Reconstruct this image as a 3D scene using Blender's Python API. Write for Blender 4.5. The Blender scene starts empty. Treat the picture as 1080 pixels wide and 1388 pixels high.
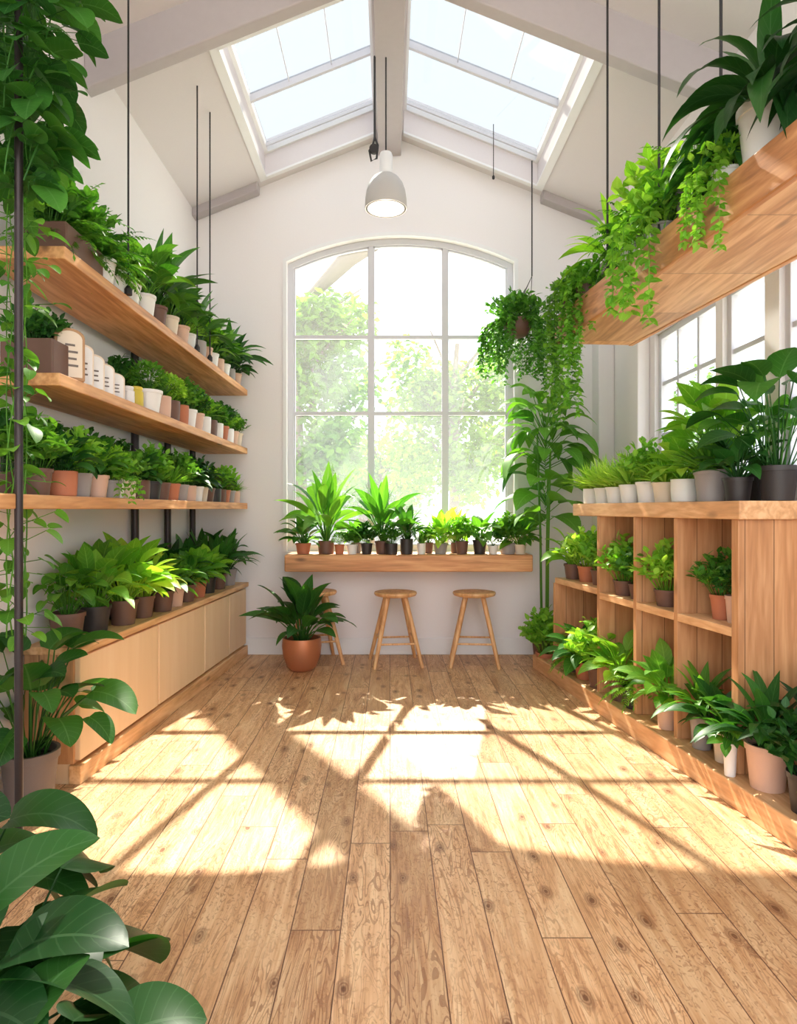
import bpy, bmesh, math, random
from mathutils import Vector, Matrix
R = random.Random(7)
SC = bpy.context.scene
COL = SC.collection

# ------------------------------------------------------------ helpers
def lin(c):
    return tuple(((x/255)/12.92 if x/255 <= .04045 else ((x/255+.055)/1.055)**2.4) for x in c)+(1,)

def new_mat(name):
    m = bpy.data.materials.new(name); m.use_nodes = True
    nt = m.node_tree; nt.nodes.clear()
    out = nt.nodes.new('ShaderNodeOutputMaterial')
    return m, nt, out

def N(nt, t, **kw):
    n = nt.nodes.new(t)
    for k, v in kw.items(): setattr(n, k, v)
    return n

def math_n(nt, op, a, b=None, clamp=False):
    n = nt.nodes.new('ShaderNodeMath'); n.operation = op; n.use_clamp = clamp
    for i, v in enumerate((a, b)):
        if v is None: continue
        if isinstance(v, (int, float)): n.inputs[i].default_value = v
        else: nt.links.new(v, n.inputs[i])
    return n.outputs[0]

def mixc(nt, fac, a, b, mode='MIX'):
    n = nt.nodes.new('ShaderNodeMix'); n.data_type = 'RGBA'; n.blend_type = mode
    for idx, v in ((0, fac), (6, a), (7, b)):
        if isinstance(v, (int, float)): n.inputs[idx].default_value = v
        elif isinstance(v, tuple): n.inputs[idx].default_value = v
        else: nt.links.new(v, n.inputs[idx])
    return n.outputs[2]

def ramp(nt, fac, stops):
    n = nt.nodes.new('ShaderNodeValToRGB')
    cr = n.color_ramp
    while len(cr.elements) < len(stops): cr.elements.new(.5)
    for e, (p, c) in zip(cr.elements, stops):
        e.position = p; e.color = c
    nt.links.new(fac, n.inputs[0])
    return n.outputs[0]

def simple(name, c, rough=.5, metal=0, bump=0, bscale=30, var=0.0):
    m, nt, out = new_mat(name)
    b = N(nt, 'ShaderNodeBsdfPrincipled')
    b.inputs['Roughness'].default_value = rough; b.inputs['Metallic'].default_value = metal
    tc = N(nt, 'ShaderNodeTexCoord')
    ns = N(nt, 'ShaderNodeTexNoise'); ns.inputs['Scale'].default_value = bscale; ns.inputs['Detail'].default_value = 4
    nt.links.new(tc.outputs['Object'], ns.inputs['Vector'])
    d = tuple(x*(1-var) for x in lin(c)[:3])+(1,)
    nt.links.new(mixc(nt, ns.outputs[0], d, lin(c)), b.inputs['Base Color'])
    if bump:
        bp = N(nt, 'ShaderNodeBump'); bp.inputs['Strength'].default_value = bump; bp.inputs['Distance'].default_value = .01
        nt.links.new(ns.outputs[0], bp.inputs['Height']); nt.links.new(bp.outputs[0], b.inputs['Normal'])
    nt.links.new(b.outputs[0], out.inputs[0])
    return m

def wood(name, c1, c2, axis='Y', board=None, rough=.5, knots=True, dense=1.0, dark=.66):
    m, nt, out = new_mat(name)
    b = N(nt, 'ShaderNodeBsdfPrincipled'); b.inputs['Roughness'].default_value = rough
    tc = N(nt, 'ShaderNodeTexCoord')
    sp = N(nt, 'ShaderNodeSeparateXYZ'); nt.links.new(tc.outputs['Object'], sp.inputs[0])
    rnd = None; seam = None
    vec = tc.outputs['Object']
    if board:
        q = math_n(nt, 'DIVIDE', sp.outputs[board[0]], board[1])
        fl = math_n(nt, 'FLOOR', q)
        wn = N(nt, 'ShaderNodeTexWhiteNoise'); wn.noise_dimensions = '1D'; nt.links.new(fl, wn.inputs['W'])
        rnd = wn.outputs['Value']
        fr = math_n(nt, 'FRACT', q)
        seam = math_n(nt, 'LESS_THAN', fr, .004/board[1])
        off = N(nt, 'ShaderNodeCombineXYZ')
        k = math_n(nt, 'MULTIPLY', rnd, 9)
        for i in range(3): nt.links.new(k, off.inputs[i])
        va = N(nt, 'ShaderNodeVectorMath'); va.operation = 'ADD'
        nt.links.new(vec, va.inputs[0]); nt.links.new(off.outputs[0], va.inputs[1]); vec = va.outputs[0]
    s = {'X': (1.2, 16, 16), 'Y': (16, 1.2, 16), 'Z': (16, 16, 1.2)}[axis]
    mp = N(nt, 'ShaderNodeMapping'); mp.inputs['Scale'].default_value = tuple(v*dense for v in s)
    nt.links.new(vec, mp.inputs[0])
    n1 = N(nt, 'ShaderNodeTexNoise'); n1.inputs['Scale'].default_value = 1; n1.inputs['Detail'].default_value = 5
    n1.inputs['Distortion'].default_value = 1.2; nt.links.new(mp.outputs[0], n1.inputs['Vector'])
    mp2 = N(nt, 'ShaderNodeMapping'); mp2.inputs['Scale'].default_value = tuple(v*4*dense for v in s)
    nt.links.new(vec, mp2.inputs[0])
    n2 = N(nt, 'ShaderNodeTexNoise'); n2.inputs['Scale'].default_value = 1; n2.inputs['Detail'].default_value = 3
    nt.links.new(mp2.outputs[0], n2.inputs['Vector'])
    f = math_n(nt, 'ADD', math_n(nt, 'MULTIPLY', n1.outputs[0], .7), math_n(nt, 'MULTIPLY', n2.outputs[0], .3))
    dk = tuple(x*dark for x in lin(c1)[:3])+(1,)
    col = ramp(nt, f, [(.3, dk), (.45, lin(c1)), (.62, lin(c2))])
    if rnd is not None:
        tone = ramp(nt, rnd, [(0, (.86, .84, .82, 1)), (1, (1.06, 1.04, 1.0, 1))])
        col = mixc(nt, 1.0, col, tone, 'MULTIPLY')
        col = mixc(nt, seam, col, tuple(x*.3 for x in lin(c1)[:3])+(1,))
    if knots:
        mk = N(nt, 'ShaderNodeMapping'); mk.inputs['Scale'].default_value = {'X': (1.5, 4, 4), 'Y': (4, 1.5, 4), 'Z': (4, 4, 1.5)}[axis]
        nt.links.new(vec, mk.inputs[0])
        vo = N(nt, 'ShaderNodeTexVoronoi'); vo.inputs['Scale'].default_value = 1.1; nt.links.new(mk.outputs[0], vo.inputs['Vector'])
        kf = ramp(nt, vo.outputs['Distance'], [(.03, (1, 1, 1, 1)), (.11, (0, 0, 0, 1))])
        col = mixc(nt, kf, col, tuple(x*.4 for x in lin(c1)[:3])+(1,))
    nt.links.new(col, b.inputs['Base Color'])
    bp = N(nt, 'ShaderNodeBump'); bp.inputs['Strength'].default_value = .12; bp.inputs['Distance'].default_value = .004
    nt.links.new(f, bp.inputs['Height']); nt.links.new(bp.outputs[0], b.inputs['Normal'])
    nt.links.new(b.outputs[0], out.inputs[0])
    return m

def floor_mat():
    m, nt, out = new_mat('floor_planks')
    b = N(nt, 'ShaderNodeBsdfPrincipled')
    tc = N(nt, 'ShaderNodeTexCoord')
    sp = N(nt, 'ShaderNodeSeparateXYZ'); nt.links.new(tc.outputs['Object'], sp.inputs[0])
    W = .165
    q = math_n(nt, 'DIVIDE', sp.outputs[0], W); ix = math_n(nt, 'FLOOR', q); fx = math_n(nt, 'FRACT', q)
    w1 = N(nt, 'ShaderNodeTexWhiteNoise'); w1.noise_dimensions = '1D'; nt.links.new(ix, w1.inputs['W'])
    yy = math_n(nt, 'ADD', math_n(nt, 'DIVIDE', sp.outputs[1], 1.5), math_n(nt, 'MULTIPLY', w1.outputs[0], 7))
    iy = math_n(nt, 'FLOOR', yy); fy = math_n(nt, 'FRACT', yy)
    cb = N(nt, 'ShaderNodeCombineXYZ'); nt.links.new(ix, cb.inputs[0]); nt.links.new(iy, cb.inputs[1])
    w2 = N(nt, 'ShaderNodeTexWhiteNoise'); w2.noise_dimensions = '2D'; nt.links.new(cb.outputs[0], w2.inputs['Vector'])
    seam = math_n(nt, 'MAXIMUM', math_n(nt, 'LESS_THAN', fx, .024), math_n(nt, 'LESS_THAN', fy, .0028))
    off = N(nt, 'ShaderNodeCombineXYZ'); k = math_n(nt, 'MULTIPLY', w2.outputs[0], 37)
    for i in range(3): nt.links.new(k, off.inputs[i])
    va = N(nt, 'ShaderNodeVectorMath'); va.operation = 'ADD'
    nt.links.new(tc.outputs['Object'], va.inputs[0]); nt.links.new(off.outputs[0], va.inputs[1])
    def noise(scale, det, dist):
        mp = N(nt, 'ShaderNodeMapping'); mp.inputs['Scale'].default_value = scale; nt.links.new(va.outputs[0], mp.inputs[0])
        n = N(nt, 'ShaderNodeTexNoise'); n.inputs['Scale'].default_value = 1; n.inputs['Detail'].default_value = det
        n.inputs['Distortion'].default_value = dist; nt.links.new(mp.outputs[0], n.inputs['Vector']); return n.outputs[0]
    g1 = noise((11, 1.6, 1), 4, 1.8); g2 = noise((110, 4.5, 1), 3, .6); g3 = noise((42, 22, 1), 4, 2.6)
    g4 = noise((9, 1.1, 1), 2, 1.6); g5 = noise((3, 1.2, 1), 2, 0)
    rings = math_n(nt, 'SINE', math_n(nt, 'MULTIPLY', g4, 120))
    rl = math_n(nt, 'MULTIPLY', math_n(nt, 'GREATER_THAN', rings, .70), ramp(nt, g5, [(.38, (0, 0, 0, 1)), (.56, (.62, .62, .62, 1))]))
    f = math_n(nt, 'ADD', math_n(nt, 'MULTIPLY', g1, .6), math_n(nt, 'MULTIPLY', g2, .4))
    col = ramp(nt, f, [(.32, lin((188, 136, 94))), (.46, lin((224, 176, 130))), (.62, lin((243, 206, 162)))])
    col = mixc(nt, rl, col, lin((154, 100, 64)))
    tone = ramp(nt, w2.outputs[0], [(0, (.80, .75, .69, 1)), (.5, (.97, .95, .92, 1)), (1, (1.07, 1.06, 1.04, 1))])
    col = mixc(nt, 1.0, col, tone, 'MULTIPLY')
    mk = N(nt, 'ShaderNodeMapping'); mk.inputs['Scale'].default_value = (6.6, 3.4, 1); nt.links.new(va.outputs[0], mk.inputs[0])
    ds = N(nt, 'ShaderNodeTexNoise'); ds.inputs['Scale'].default_value = 16; nt.links.new(va.outputs[0], ds.inputs['Vector'])
    vo = N(nt, 'ShaderNodeTexVoronoi'); vo.voronoi_dimensions = '2D'; vo.inputs['Scale'].default_value = 1; nt.links.new(mk.outputs[0], vo.inputs['Vector'])
    sc = N(nt, 'ShaderNodeSeparateColor'); nt.links.new(vo.outputs['Color'], sc.inputs[0])
    dd = math_n(nt, 'ADD', math_n(nt, 'ADD', vo.outputs['Distance'], math_n(nt, 'MULTIPLY', ds.outputs[0], .14)), math_n(nt, 'MULTIPLY', math_n(nt, 'GREATER_THAN', sc.outputs[0], .42), 1.0))
    dd = math_n(nt, 'ADD', dd, math_n(nt, 'MULTIPLY', sc.outputs[1], .07))
    kf = ramp(nt, dd, [(.12, (.95, .95, .95, 1)), (.15, (.35, .35, .35, 1)), (.175, (.75, .75, .75, 1)), (.20, (.25, .25, .25, 1)), (.22, (.45, .45, .45, 1)), (.28, (0, 0, 0, 1))])
    col = mixc(nt, kf, col, lin((116, 70, 42)))
    sf = ramp(nt, g3, [(.55, (0, 0, 0, 1)), (.61, (.6, .6, .6, 1))])
    msk = N(nt, 'ShaderNodeTexNoise'); msk.inputs['Scale'].default_value = 1.1; nt.links.new(tc.outputs['Object'], msk.inputs['Vector'])
    sfm = math_n(nt, 'MULTIPLY', sf, ramp(nt, msk.outputs[0], [(.4, (.3, .3, .3, 1)), (.6, (1, 1, 1, 1))]))
    col = mixc(nt, sfm, col, lin((166, 110, 72)))
    col = mixc(nt, seam, col, lin((112, 70, 46)))
    nt.links.new(col, b.inputs['Base Color'])
    nt.links.new(ramp(nt, g2, [(.3, (.38, .38, .38, 1)), (.7, (.55, .55, .55, 1))]), b.inputs['Roughness'])
    h = math_n(nt, 'SUBTRACT', math_n(nt, 'MULTIPLY', f, .5), seam)
    h = math_n(nt, 'SUBTRACT', h, sfm)
    h = math_n(nt, 'SUBTRACT', h, math_n(nt, 'MULTIPLY', rl, .6))
    bp = N(nt, 'ShaderNodeBump'); bp.inputs['Strength'].default_value = .6; bp.inputs['Distance'].default_value = .004
    nt.links.new(h, bp.inputs['Height']); nt.links.new(bp.outputs[0], b.inputs['Normal'])
    nt.links.new(b.outputs[0], out.inputs[0])
    return m

def leaf_mat(name, c1, c2, rough=.35, trans=.3, vein=.35, spec=.35):
    m, nt, out = new_mat(name)
    b = N(nt, 'ShaderNodeBsdfPrincipled'); b.inputs['Roughness'].default_value = rough
    b.inputs['Specular IOR Level'].default_value = spec
    uv = N(nt, 'ShaderNodeUVMap'); uv.uv_map = 'UVMap'
    sp = N(nt, 'ShaderNodeSeparateXYZ'); nt.links.new(uv.outputs[0], sp.inputs[0])
    ge = N(nt, 'ShaderNodeNewGeometry')
    oi = N(nt, 'ShaderNodeObjectInfo')
    base = mixc(nt, ge.outputs['Random Per Island'], lin(c1), lin(c2))
    tone = ramp(nt, oi.outputs['Random'], [(0, (.62, .78, .78, 1)), (.5, (.97, 1.0, .94, 1)), (1, (1.25, 1.10, 1.0, 1))])
    base = mixc(nt, 1.0, base, tone, 'MULTIPLY')
    a = math_n(nt, 'ABSOLUTE', math_n(nt, 'SUBTRACT', sp.outputs[0], .5))
    mid = math_n(nt, 'LESS_THAN', a, .022)
    sv = math_n(nt, 'SINE', math_n(nt, 'MULTIPLY', math_n(nt, 'SUBTRACT', sp.outputs[1], math_n(nt, 'MULTIPLY', a, .45)), 48))
    sv = math_n(nt, 'GREATER_THAN', sv, .94)
    vv = math_n(nt, 'MULTIPLY', math_n(nt, 'MAXIMUM', mid, math_n(nt, 'MULTIPLY', sv, .45)), vein)
    lt = tuple(min(1, x*1.3+.08) for x in lin(c2)[:3])+(1,)
    col = mixc(nt, vv, base, lt)
    nt.links.new(col, b.inputs['Base Color'])
    tr = N(nt, 'ShaderNodeBsdfTranslucent')
    nt.links.new(mixc(nt, 1.0, col, (1.6, 1.6, .6, 1), 'MULTIPLY'), tr.inputs[0])
    mx = N(nt, 'ShaderNodeMixShader'); mx.inputs[0].default_value = trans
    nt.links.new(b.outputs[0], mx.inputs[1]); nt.links.new(tr.outputs[0], mx.inputs[2])
    nt.links.new(mx.outputs[0], out.inputs[0])
    return m

def glass_mat(name, haze, tint=(.97, .99, 1, 1)):
    m, nt, out = new_mat(name)
    t = N(nt, 'ShaderNodeBsdfTransparent'); t.inputs[0].default_value = tint
    g = N(nt, 'ShaderNodeBsdfGlossy'); g.inputs['Roughness'].default_value = .05
    m1 = N(nt, 'ShaderNodeMixShader'); m1.inputs[0].default_value = .04
    nt.links.new(t.outputs[0], m1.inputs[1]); nt.links.new(g.outputs[0], m1.inputs[2])
    tl = N(nt, 'ShaderNodeBsdfTranslucent'); tl.inputs[0].default_value = (.95, .97, 1, 1)
    m2 = N(nt, 'ShaderNodeMixShader'); m2.inputs[0].default_value = haze
    nt.links.new(m1.outputs[0], m2.inputs[1]); nt.links.new(tl.outputs[0], m2.inputs[2])
    nt.links.new(m2.outputs[0], out.inputs[0])
    return m

def obj(name, data, parent=None):
    o = bpy.data.objects.new(name, data); COL.objects.link(o)
    if parent: o.parent = parent
    return o

def mesh(name, verts, faces, mat=None, smooth=False):
    me = bpy.data.meshes.new(name); me.from_pydata([tuple(v) for v in verts], [], faces); me.update()
    if mat: me.materials.append(mat)
    if smooth: me.polygons.foreach_set('use_smooth', [True]*len(me.polygons))
    return me

def tag(o, label=None, category=None, group=None, kind=None):
    if label: o['label'] = label
    if category: o['category'] = category
    if group: o['group'] = group
    if kind: o['kind'] = kind
    return o

def struct(o, label, category):
    return tag(o, label, category, kind='structure')

class G:
    def __init__(s): s.v = []; s.f = []
    def box(s, x0, x1, y0, y1, z0, z1):
        return s.prism([(x0, y0), (x1, y0), (x1, y1), (x0, y1)], z0, z1)
    def prism(s, q, z0, z1):
        n = len(s.v); k = len(q)
        s.v += [(a, b, z0) for a, b in q]+[(a, b, z1) for a, b in q]
        s.f.append(tuple(n+i for i in reversed(range(k)))); s.f.append(tuple(n+k+i for i in range(k)))
        for i in range(k):
            j = (i+1) % k; s.f.append((n+i, n+j, n+k+j, n+k+i))
        return s
    def hexa(s, p8):
        n = len(s.v); s.v += p8
        for f in ((3, 2, 1, 0), (4, 5, 6, 7), (0, 1, 5, 4), (1, 2, 6, 5), (2, 3, 7, 6), (3, 0, 4, 7)): s.f.append(tuple(n+i for i in f))
        return s
    def tube(s, pts, rad, k=10, cap=True):
        pts = [Vector(p) for p in pts]
        if not isinstance(rad, (list, tuple)): rad = [rad]*len(pts)
        n = len(s.v); ref = None
        for i, p in enumerate(pts):
            d = (pts[min(i+1, len(pts)-1)]-pts[max(i-1, 0)]).normalized()
            if ref is None: ref = Vector((1, 0, 0)) if abs(d.x) < .8 else Vector((0, 1, 0))
            u = d.cross(ref).normalized(); w = d.cross(u).normalized()
            for j in range(k):
                a = 2*math.pi*j/k; s.v.append(tuple(p+(u*math.cos(a)+w*math.sin(a))*rad[i]))
        for i in range(len(pts)-1):
            for j in range(k):
                j2 = (j+1) % k; s.f.append((n+i*k+j, n+i*k+j2, n+(i+1)*k+j2, n+(i+1)*k+j))
        if cap:
            s.f.append(tuple(n+j for j in range(k))); s.f.append(tuple(n+(len(pts)-1)*k+j for j in reversed(range(k))))
        return s
    def lathe(s, prof, k=28, c=(0, 0, 0)):
        n = len(s.v)
        for r, z in prof:
            for j in range(k):
                a = 2*math.pi*j/k; s.v.append((c[0]+r*math.cos(a), c[1]+r*math.sin(a), c[2]+z))
        for i in range(len(prof)-1):
            for j in range(k):
                j2 = (j+1) % k; s.f.append((n+i*k+j, n+i*k+j2, n+(i+1)*k+j2, n+(i+1)*k+j))
        if prof[0][0] > 1e-5: s.f.append(tuple(n+j for j in reversed(range(k))))
        if prof[-1][0] > 1e-5: s.f.append(tuple(n+(len(prof)-1)*k+j for j in range(k)))
        return s
    def make(s, name, mat, parent=None, bevel=0, smooth=False, fixn=True):
        me = mesh(name, s.v, s.f, mat, smooth)
        if fixn:
            bm = bmesh.new(); bm.from_mesh(me); bmesh.ops.recalc_face_normals(bm, faces=bm.faces); bm.to_mesh(me); bm.free()
        o = obj(name, me, parent)
        if bevel:
            b = o.modifiers.new('bevel', 'BEVEL'); b.width = bevel; b.segments = 2; b.limit_method = 'ANGLE'
        return o

def shade_auto(o, ang=40):
    me = o.data
    bm = bmesh.new(); bm.from_mesh(me)
    for f in bm.faces: f.smooth = True
    for e in bm.edges:
        if len(e.link_faces) == 2 and e.calc_face_angle(0) > math.radians(ang): e.smooth = False
    bm.to_mesh(me); bm.free()

# ------------------------------------------------------------ materials
M_wall = simple('wall_plaster', (242, 238, 240), .85, bump=.05, bscale=60, var=.03)
M_ceil = simple('ceiling_paint', (228, 222, 225), .85, bump=.05, bscale=60, var=.03)
M_beam = simple('beam_paint', (192, 184, 188), .7, bump=.1, bscale=20, var=.08)
M_white = simple('white_paint', (240, 240, 243), .45, var=.02)
M_frame = simple('window_frame_paint', (214, 214, 222), .5, var=.05)
M_floor = floor_mat()
M_shelf = wood('shelf_oak', (202, 140, 86), (232, 176, 120), 'Y')
M_front = wood('trough_front_oak', (192, 130, 82), (220, 162, 110), 'Y')
M_shelf2 = wood('hanging_shelf_oak', (208, 154, 110), (236, 190, 144), 'Y', board=('Y', .62))
M_counter = wood('counter_oak', (204, 142, 92), (230, 174, 122), 'X')
M_cab = wood('pale_birch', (238, 204, 162), (243, 212, 174), 'Z', knots=False, dense=.3, dark=.95)
M_cabtop = wood('cabinet_top_oak', (218, 166, 114), (240, 196, 146), 'Y')
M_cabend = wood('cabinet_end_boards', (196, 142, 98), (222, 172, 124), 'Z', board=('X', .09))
M_cub = wood('cubby_oak', (200, 144, 98), (220, 168, 122), 'Z', board=('X', .14), dark=.78)
M_cubback = wood('cubby_back_boards', (162, 108, 70), (190, 136, 94), 'Z', board=('Y', .13), dark=.8)
M_cubh = wood('cubby_board', (216, 162, 114), (236, 190, 142), 'Y', dark=.8)
M_stool = wood('stool_beech', (214, 158, 106), (236, 190, 138), 'Z', knots=False)
M_steel = simple('dark_steel', (62, 54, 54), .4, metal=.6)
M_cable = simple('black_cable', (40, 38, 40), .6)
M_glass = glass_mat('window_glass', .032)
M_sky = glass_mat('skylight_glass', .024, (.62, .64, .65, 1))
M_shade = simple('lamp_enamel', (196, 193, 192), .4)
M_soil = simple('soil', (52, 38, 28), .95, bump=.6, bscale=60, var=.5)
PM = {
 'white': simple('pot_white', (238, 235, 233), .4, var=.04),
 'cream': simple('pot_cream', (232, 214, 194), .5, var=.06),
 'pink': simple('pot_blush', (220, 180, 158), .55, var=.08),
 'terracotta': simple('pot_terracotta', (194, 118, 84), .7, var=.15, bump=.1),
 'grey': simple('pot_grey', (158, 150, 148), .55, var=.08),
 'stone': simple('pot_stone', (118, 104, 98), .6, var=.12),
 'brown': simple('pot_brown', (112, 80, 68), .55, var=.1),
 'black': simple('pot_black', (52, 47, 48), .45, var=.1),
 'copper': simple('pot_copper', (200, 132, 96), .35, metal=.5, var=.12),
}
LM = {
 'dark': leaf_mat('leaf_dark', (30, 78, 30), (66, 124, 48), .44, .3),
 'deep': leaf_mat('leaf_deep', (22, 62, 26), (44, 92, 36), .38, .22, .3, .35),
 'mid': leaf_mat('leaf_mid', (54, 112, 36), (108, 164, 60), .44, .36),
 'bright': leaf_mat('leaf_bright', (98, 160, 44), (158, 204, 82), .46, .42),
 'lime': leaf_mat('leaf_lime', (140, 186, 58), (196, 220, 108), .46, .42, .3),
}
LN = {'dark': 'dark green', 'deep': 'deep green', 'mid': 'green', 'bright': 'bright green', 'lime': 'lime green'}
M_treeleaf = leaf_mat('tree_leaf', (74, 116, 36), (118, 156, 56), .8, .4, 0)
M_bark = simple('bark', (136, 124, 112), .9, bump=.6, bscale=12, var=.4)

# ------------------------------------------------------------ room shell
XL, XR, YB, YF = -1.87, 2.10, 6.40, -.6
T = .15
def roof(x): return 5.0-.40*abs(x)

flr = G().box(XL-T, XR+T, YF, YB+T, -.12, 0).make('floor', M_floor)
struct(flr, 'light oak plank floor with knots and grain', 'floor')

def cell_wall(name, us, vsf, holes, to3, depth, mat):
    bm = bmesh.new(); grid = [[bm.verts.new(to3(u, v)) for v in vsf(u)] for u in us]
    for i in range(len(us)-1):
        for j in range(len(grid[0])-1):
            if holes(i, j): continue
            bm.faces.new([grid[i][j], grid[i+1][j], grid[i+1][j+1], grid[i][j+1]])
    bmesh.ops.delete(bm, geom=[v for v in bm.verts if not v.link_faces], context='VERTS')
    r = bmesh.ops.extrude_face_region(bm, geom=list(bm.faces))
    bmesh.ops.translate(bm, verts=[e for e in r['geom'] if isinstance(e, bmesh.types.BMVert)], vec=depth)
    bmesh.ops.recalc_face_normals(bm, faces=bm.faces)
    me = bpy.data.meshes.new(name); bm.to_mesh(me); bm.free(); me.materials.append(mat)
    return obj(name, me)

wx0, wx1, wzb, wzs, wh = -.99, 1.20, .99, 3.78, .25
wa = (wx1-wx0)/2; wxc = (wx0+wx1)/2; WR = (wa*wa+wh*wh)/(2*wh)
def arch(x, inset=0):
    d = x-wxc; R_ = WR-inset
    return wzs+wh-WR+math.sqrt(max(R_*R_-d*d, 0))
NA = 24
axs = [wx0+(wx1-wx0)*i/NA for i in range(NA+1)]
us = sorted([XL-T]+axs+[XR+T, 0.0])
i0 = us.index(wx0); i1 = us.index(wx1)
bw = cell_wall('wall_back', us, lambda u: [0, wzb, arch(min(max(u, wx0), wx1)), roof(u)+.02], lambda i, j: j == 1 and i0 <= i < i1,
               lambda u, v: (u, YB, v), Vector((0, T, 0)), M_wall)
struct(bw, 'white plaster gable wall with arched window opening', 'wall')
lw = G().box(XL-T, XL, YF, YB, 0, roof(XL)+.02).make('wall_left', M_wall)
struct(lw, 'plain white plaster side wall behind the shelves', 'wall')
RW = [(.3, 2.2), (2.42, 3.58), (3.72, 4.19), (4.28, 5.26)]  # first opening is out of view, added to let in more light
RZ0, RZ1 = 1.56, 2.78
us = [YF]+[v for p in RW for v in p]+[YB]
rw = cell_wall('wall_right', us, lambda u: [0, RZ0, RZ1, roof(XR)+.02], lambda i, j: j == 1 and i % 2 == 1,
               lambda u, v: (XR, u, v), Vector((T, 0, 0)), M_wall)
struct(rw, 'white plaster side wall with grid windows', 'wall')
SKL = (-1.17, -.13, 4.50, 6.24); SKR = (.13, 1.39, 4.34, 6.24)
bm_parts = []
for (x0, x1, y0, y1, xe) in ((*SKL, XL-T), (*SKR, XR+T)):
    xs = [xe, x0, x1, 0] if x0 < 0 else [0, x0, x1, xe]
    bm_parts.append(cell_wall('ceil_tmp', xs, lambda u: [YF, y0, y1, YB+T], lambda i, j: j == 1 and i == 1,
                  lambda u, v: (u, v, roof(u)), Vector((0, 0, .34)), M_ceil))
bm = bmesh.new()
for o in bm_parts: bm.from_mesh(o.data)
bmesh.ops.recalc_face_normals(bm, faces=bm.faces)
me = bpy.data.meshes.new('ceiling'); bm.to_mesh(me); bm.free(); me.materials.append(M_ceil)
for o in bm_parts: bpy.data.objects.remove(o)
struct(obj('ceiling', me), 'white vaulted gable ceiling with two skylight wells', 'ceiling')

def slab(x0, x1, y0, y1, dz0, dz1, name, mat, lab):
    p = [(x0, y0, roof(x0)+dz0), (x1, y0, roof(x1)+dz0), (x1, y1, roof(x1)+dz0), (x0, y1, roof(x0)+dz0)]
    q = [(a, b, roof(a)+dz1) for a, b, c in p]
    o = G().hexa(p+q).make(name, mat, bevel=.008); struct(o, lab, 'ceiling beam'); return o
slab(XL, -.11, 4.06, 4.16, -.28, .01, 'trim_1', M_beam, 'painted grey-white rafter beam under the vaulted ceiling')
slab(.11, XR, 4.06, 4.16, -.28, .01, 'trim_2', M_beam, 'painted grey-white rafter beam under the vaulted ceiling')
struct(G().box(-.11, .11, YF, YB, 4.80, 5.02).make('trim_3', M_beam, bevel=.008), 'painted ridge beam along the ceiling peak', 'ceiling beam')
slab(XL, -1.25, 6.28, 6.40, -.08, .01, 'trim_4', M_beam, 'small painted rafter against the gable wall')
slab(1.45, XR, 6.28, 6.40, -.08, .01, 'trim_5', M_beam, 'small painted rafter against the gable wall')
struct(G().box(1.95, XR, 6.2, YB, 0, 4.1).make('trim_6', M_wall, bevel=.01), 'white plaster corner pilaster', 'pilaster')
struct(G().box(2.0, XR, 5.36, 5.56, 0, 4.14).make('trim_7', M_wall, bevel=.01), 'white plaster wall pilaster', 'pilaster')

def skylight(n, x0, x1, y0, y1):
    f = G()
    def bar(a0, a1, b0, b1, d0, d1, gg=None):
        gg = gg or f
        p = [(a0, b0, roof(a0)+d0), (a1, b0, roof(a1)+d0), (a1, b1, roof(a1)+d0), (a0, b1, roof(a0)+d0)]
        gg.hexa(p+[(a, b, roof(a)+d1) for a, b, c in p])
    w = .028; h0 = .20
    bar(x0, x0+w, y0, y1, h0, h0+.08); bar(x1-w, x1, y0, y1, h0, h0+.08)
    bar(x0+w, x1-w, y0, y0+w, h0, h0+.08); bar(x0+w, x1-w, y1-w, y1, h0, h0+.08)
    for a in ((x0-.05, x0+.012, y0-.05, y1+.04), (x1-.012, x1+(.05 if abs(x1) > .5 else 0), y0-.05, y1+.04), (x0, x1, y0-.05, y0+.012), (x0, x1, y1-.012, y1+.04)):
        if abs(a[0]) < .2 and abs(a[1]) < .2: continue
        if x0 > 0 and a[0] < .13: a = (.13,)+a[1:]
        bar(*a, -.02, .0)
    o = f.make('window_%d' % n, M_white); struct(o, 'white framed ceiling skylight with two panes', 'skylight')
    g = G(); f2 = G()
    ym = y0+(y1-y0)*.55
    bar(x0+w, x1-w, ym-.016, ym+.016, h0, h0+.07, f2)
    bar(x0+w, x1-w, y1-.11, y1-.09, h0+.01, h0+.04, f2)
    for i in (1, 2):
        xm = x0+(x1-x0)*i/3; bar(xm-.003, xm+.003, y0+w, ym, h0+.03, h0+.04, f2)
    f2.make('glazing_bar', M_frame, o)
    bar(x0+w-.005, x1-w+.005, y0+w-.005, y1-w+.005, h0+.055, h0+.061, g)
    g.make('glass', M_sky, o)
skylight(2, *SKL); skylight(3, *SKR)

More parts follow.
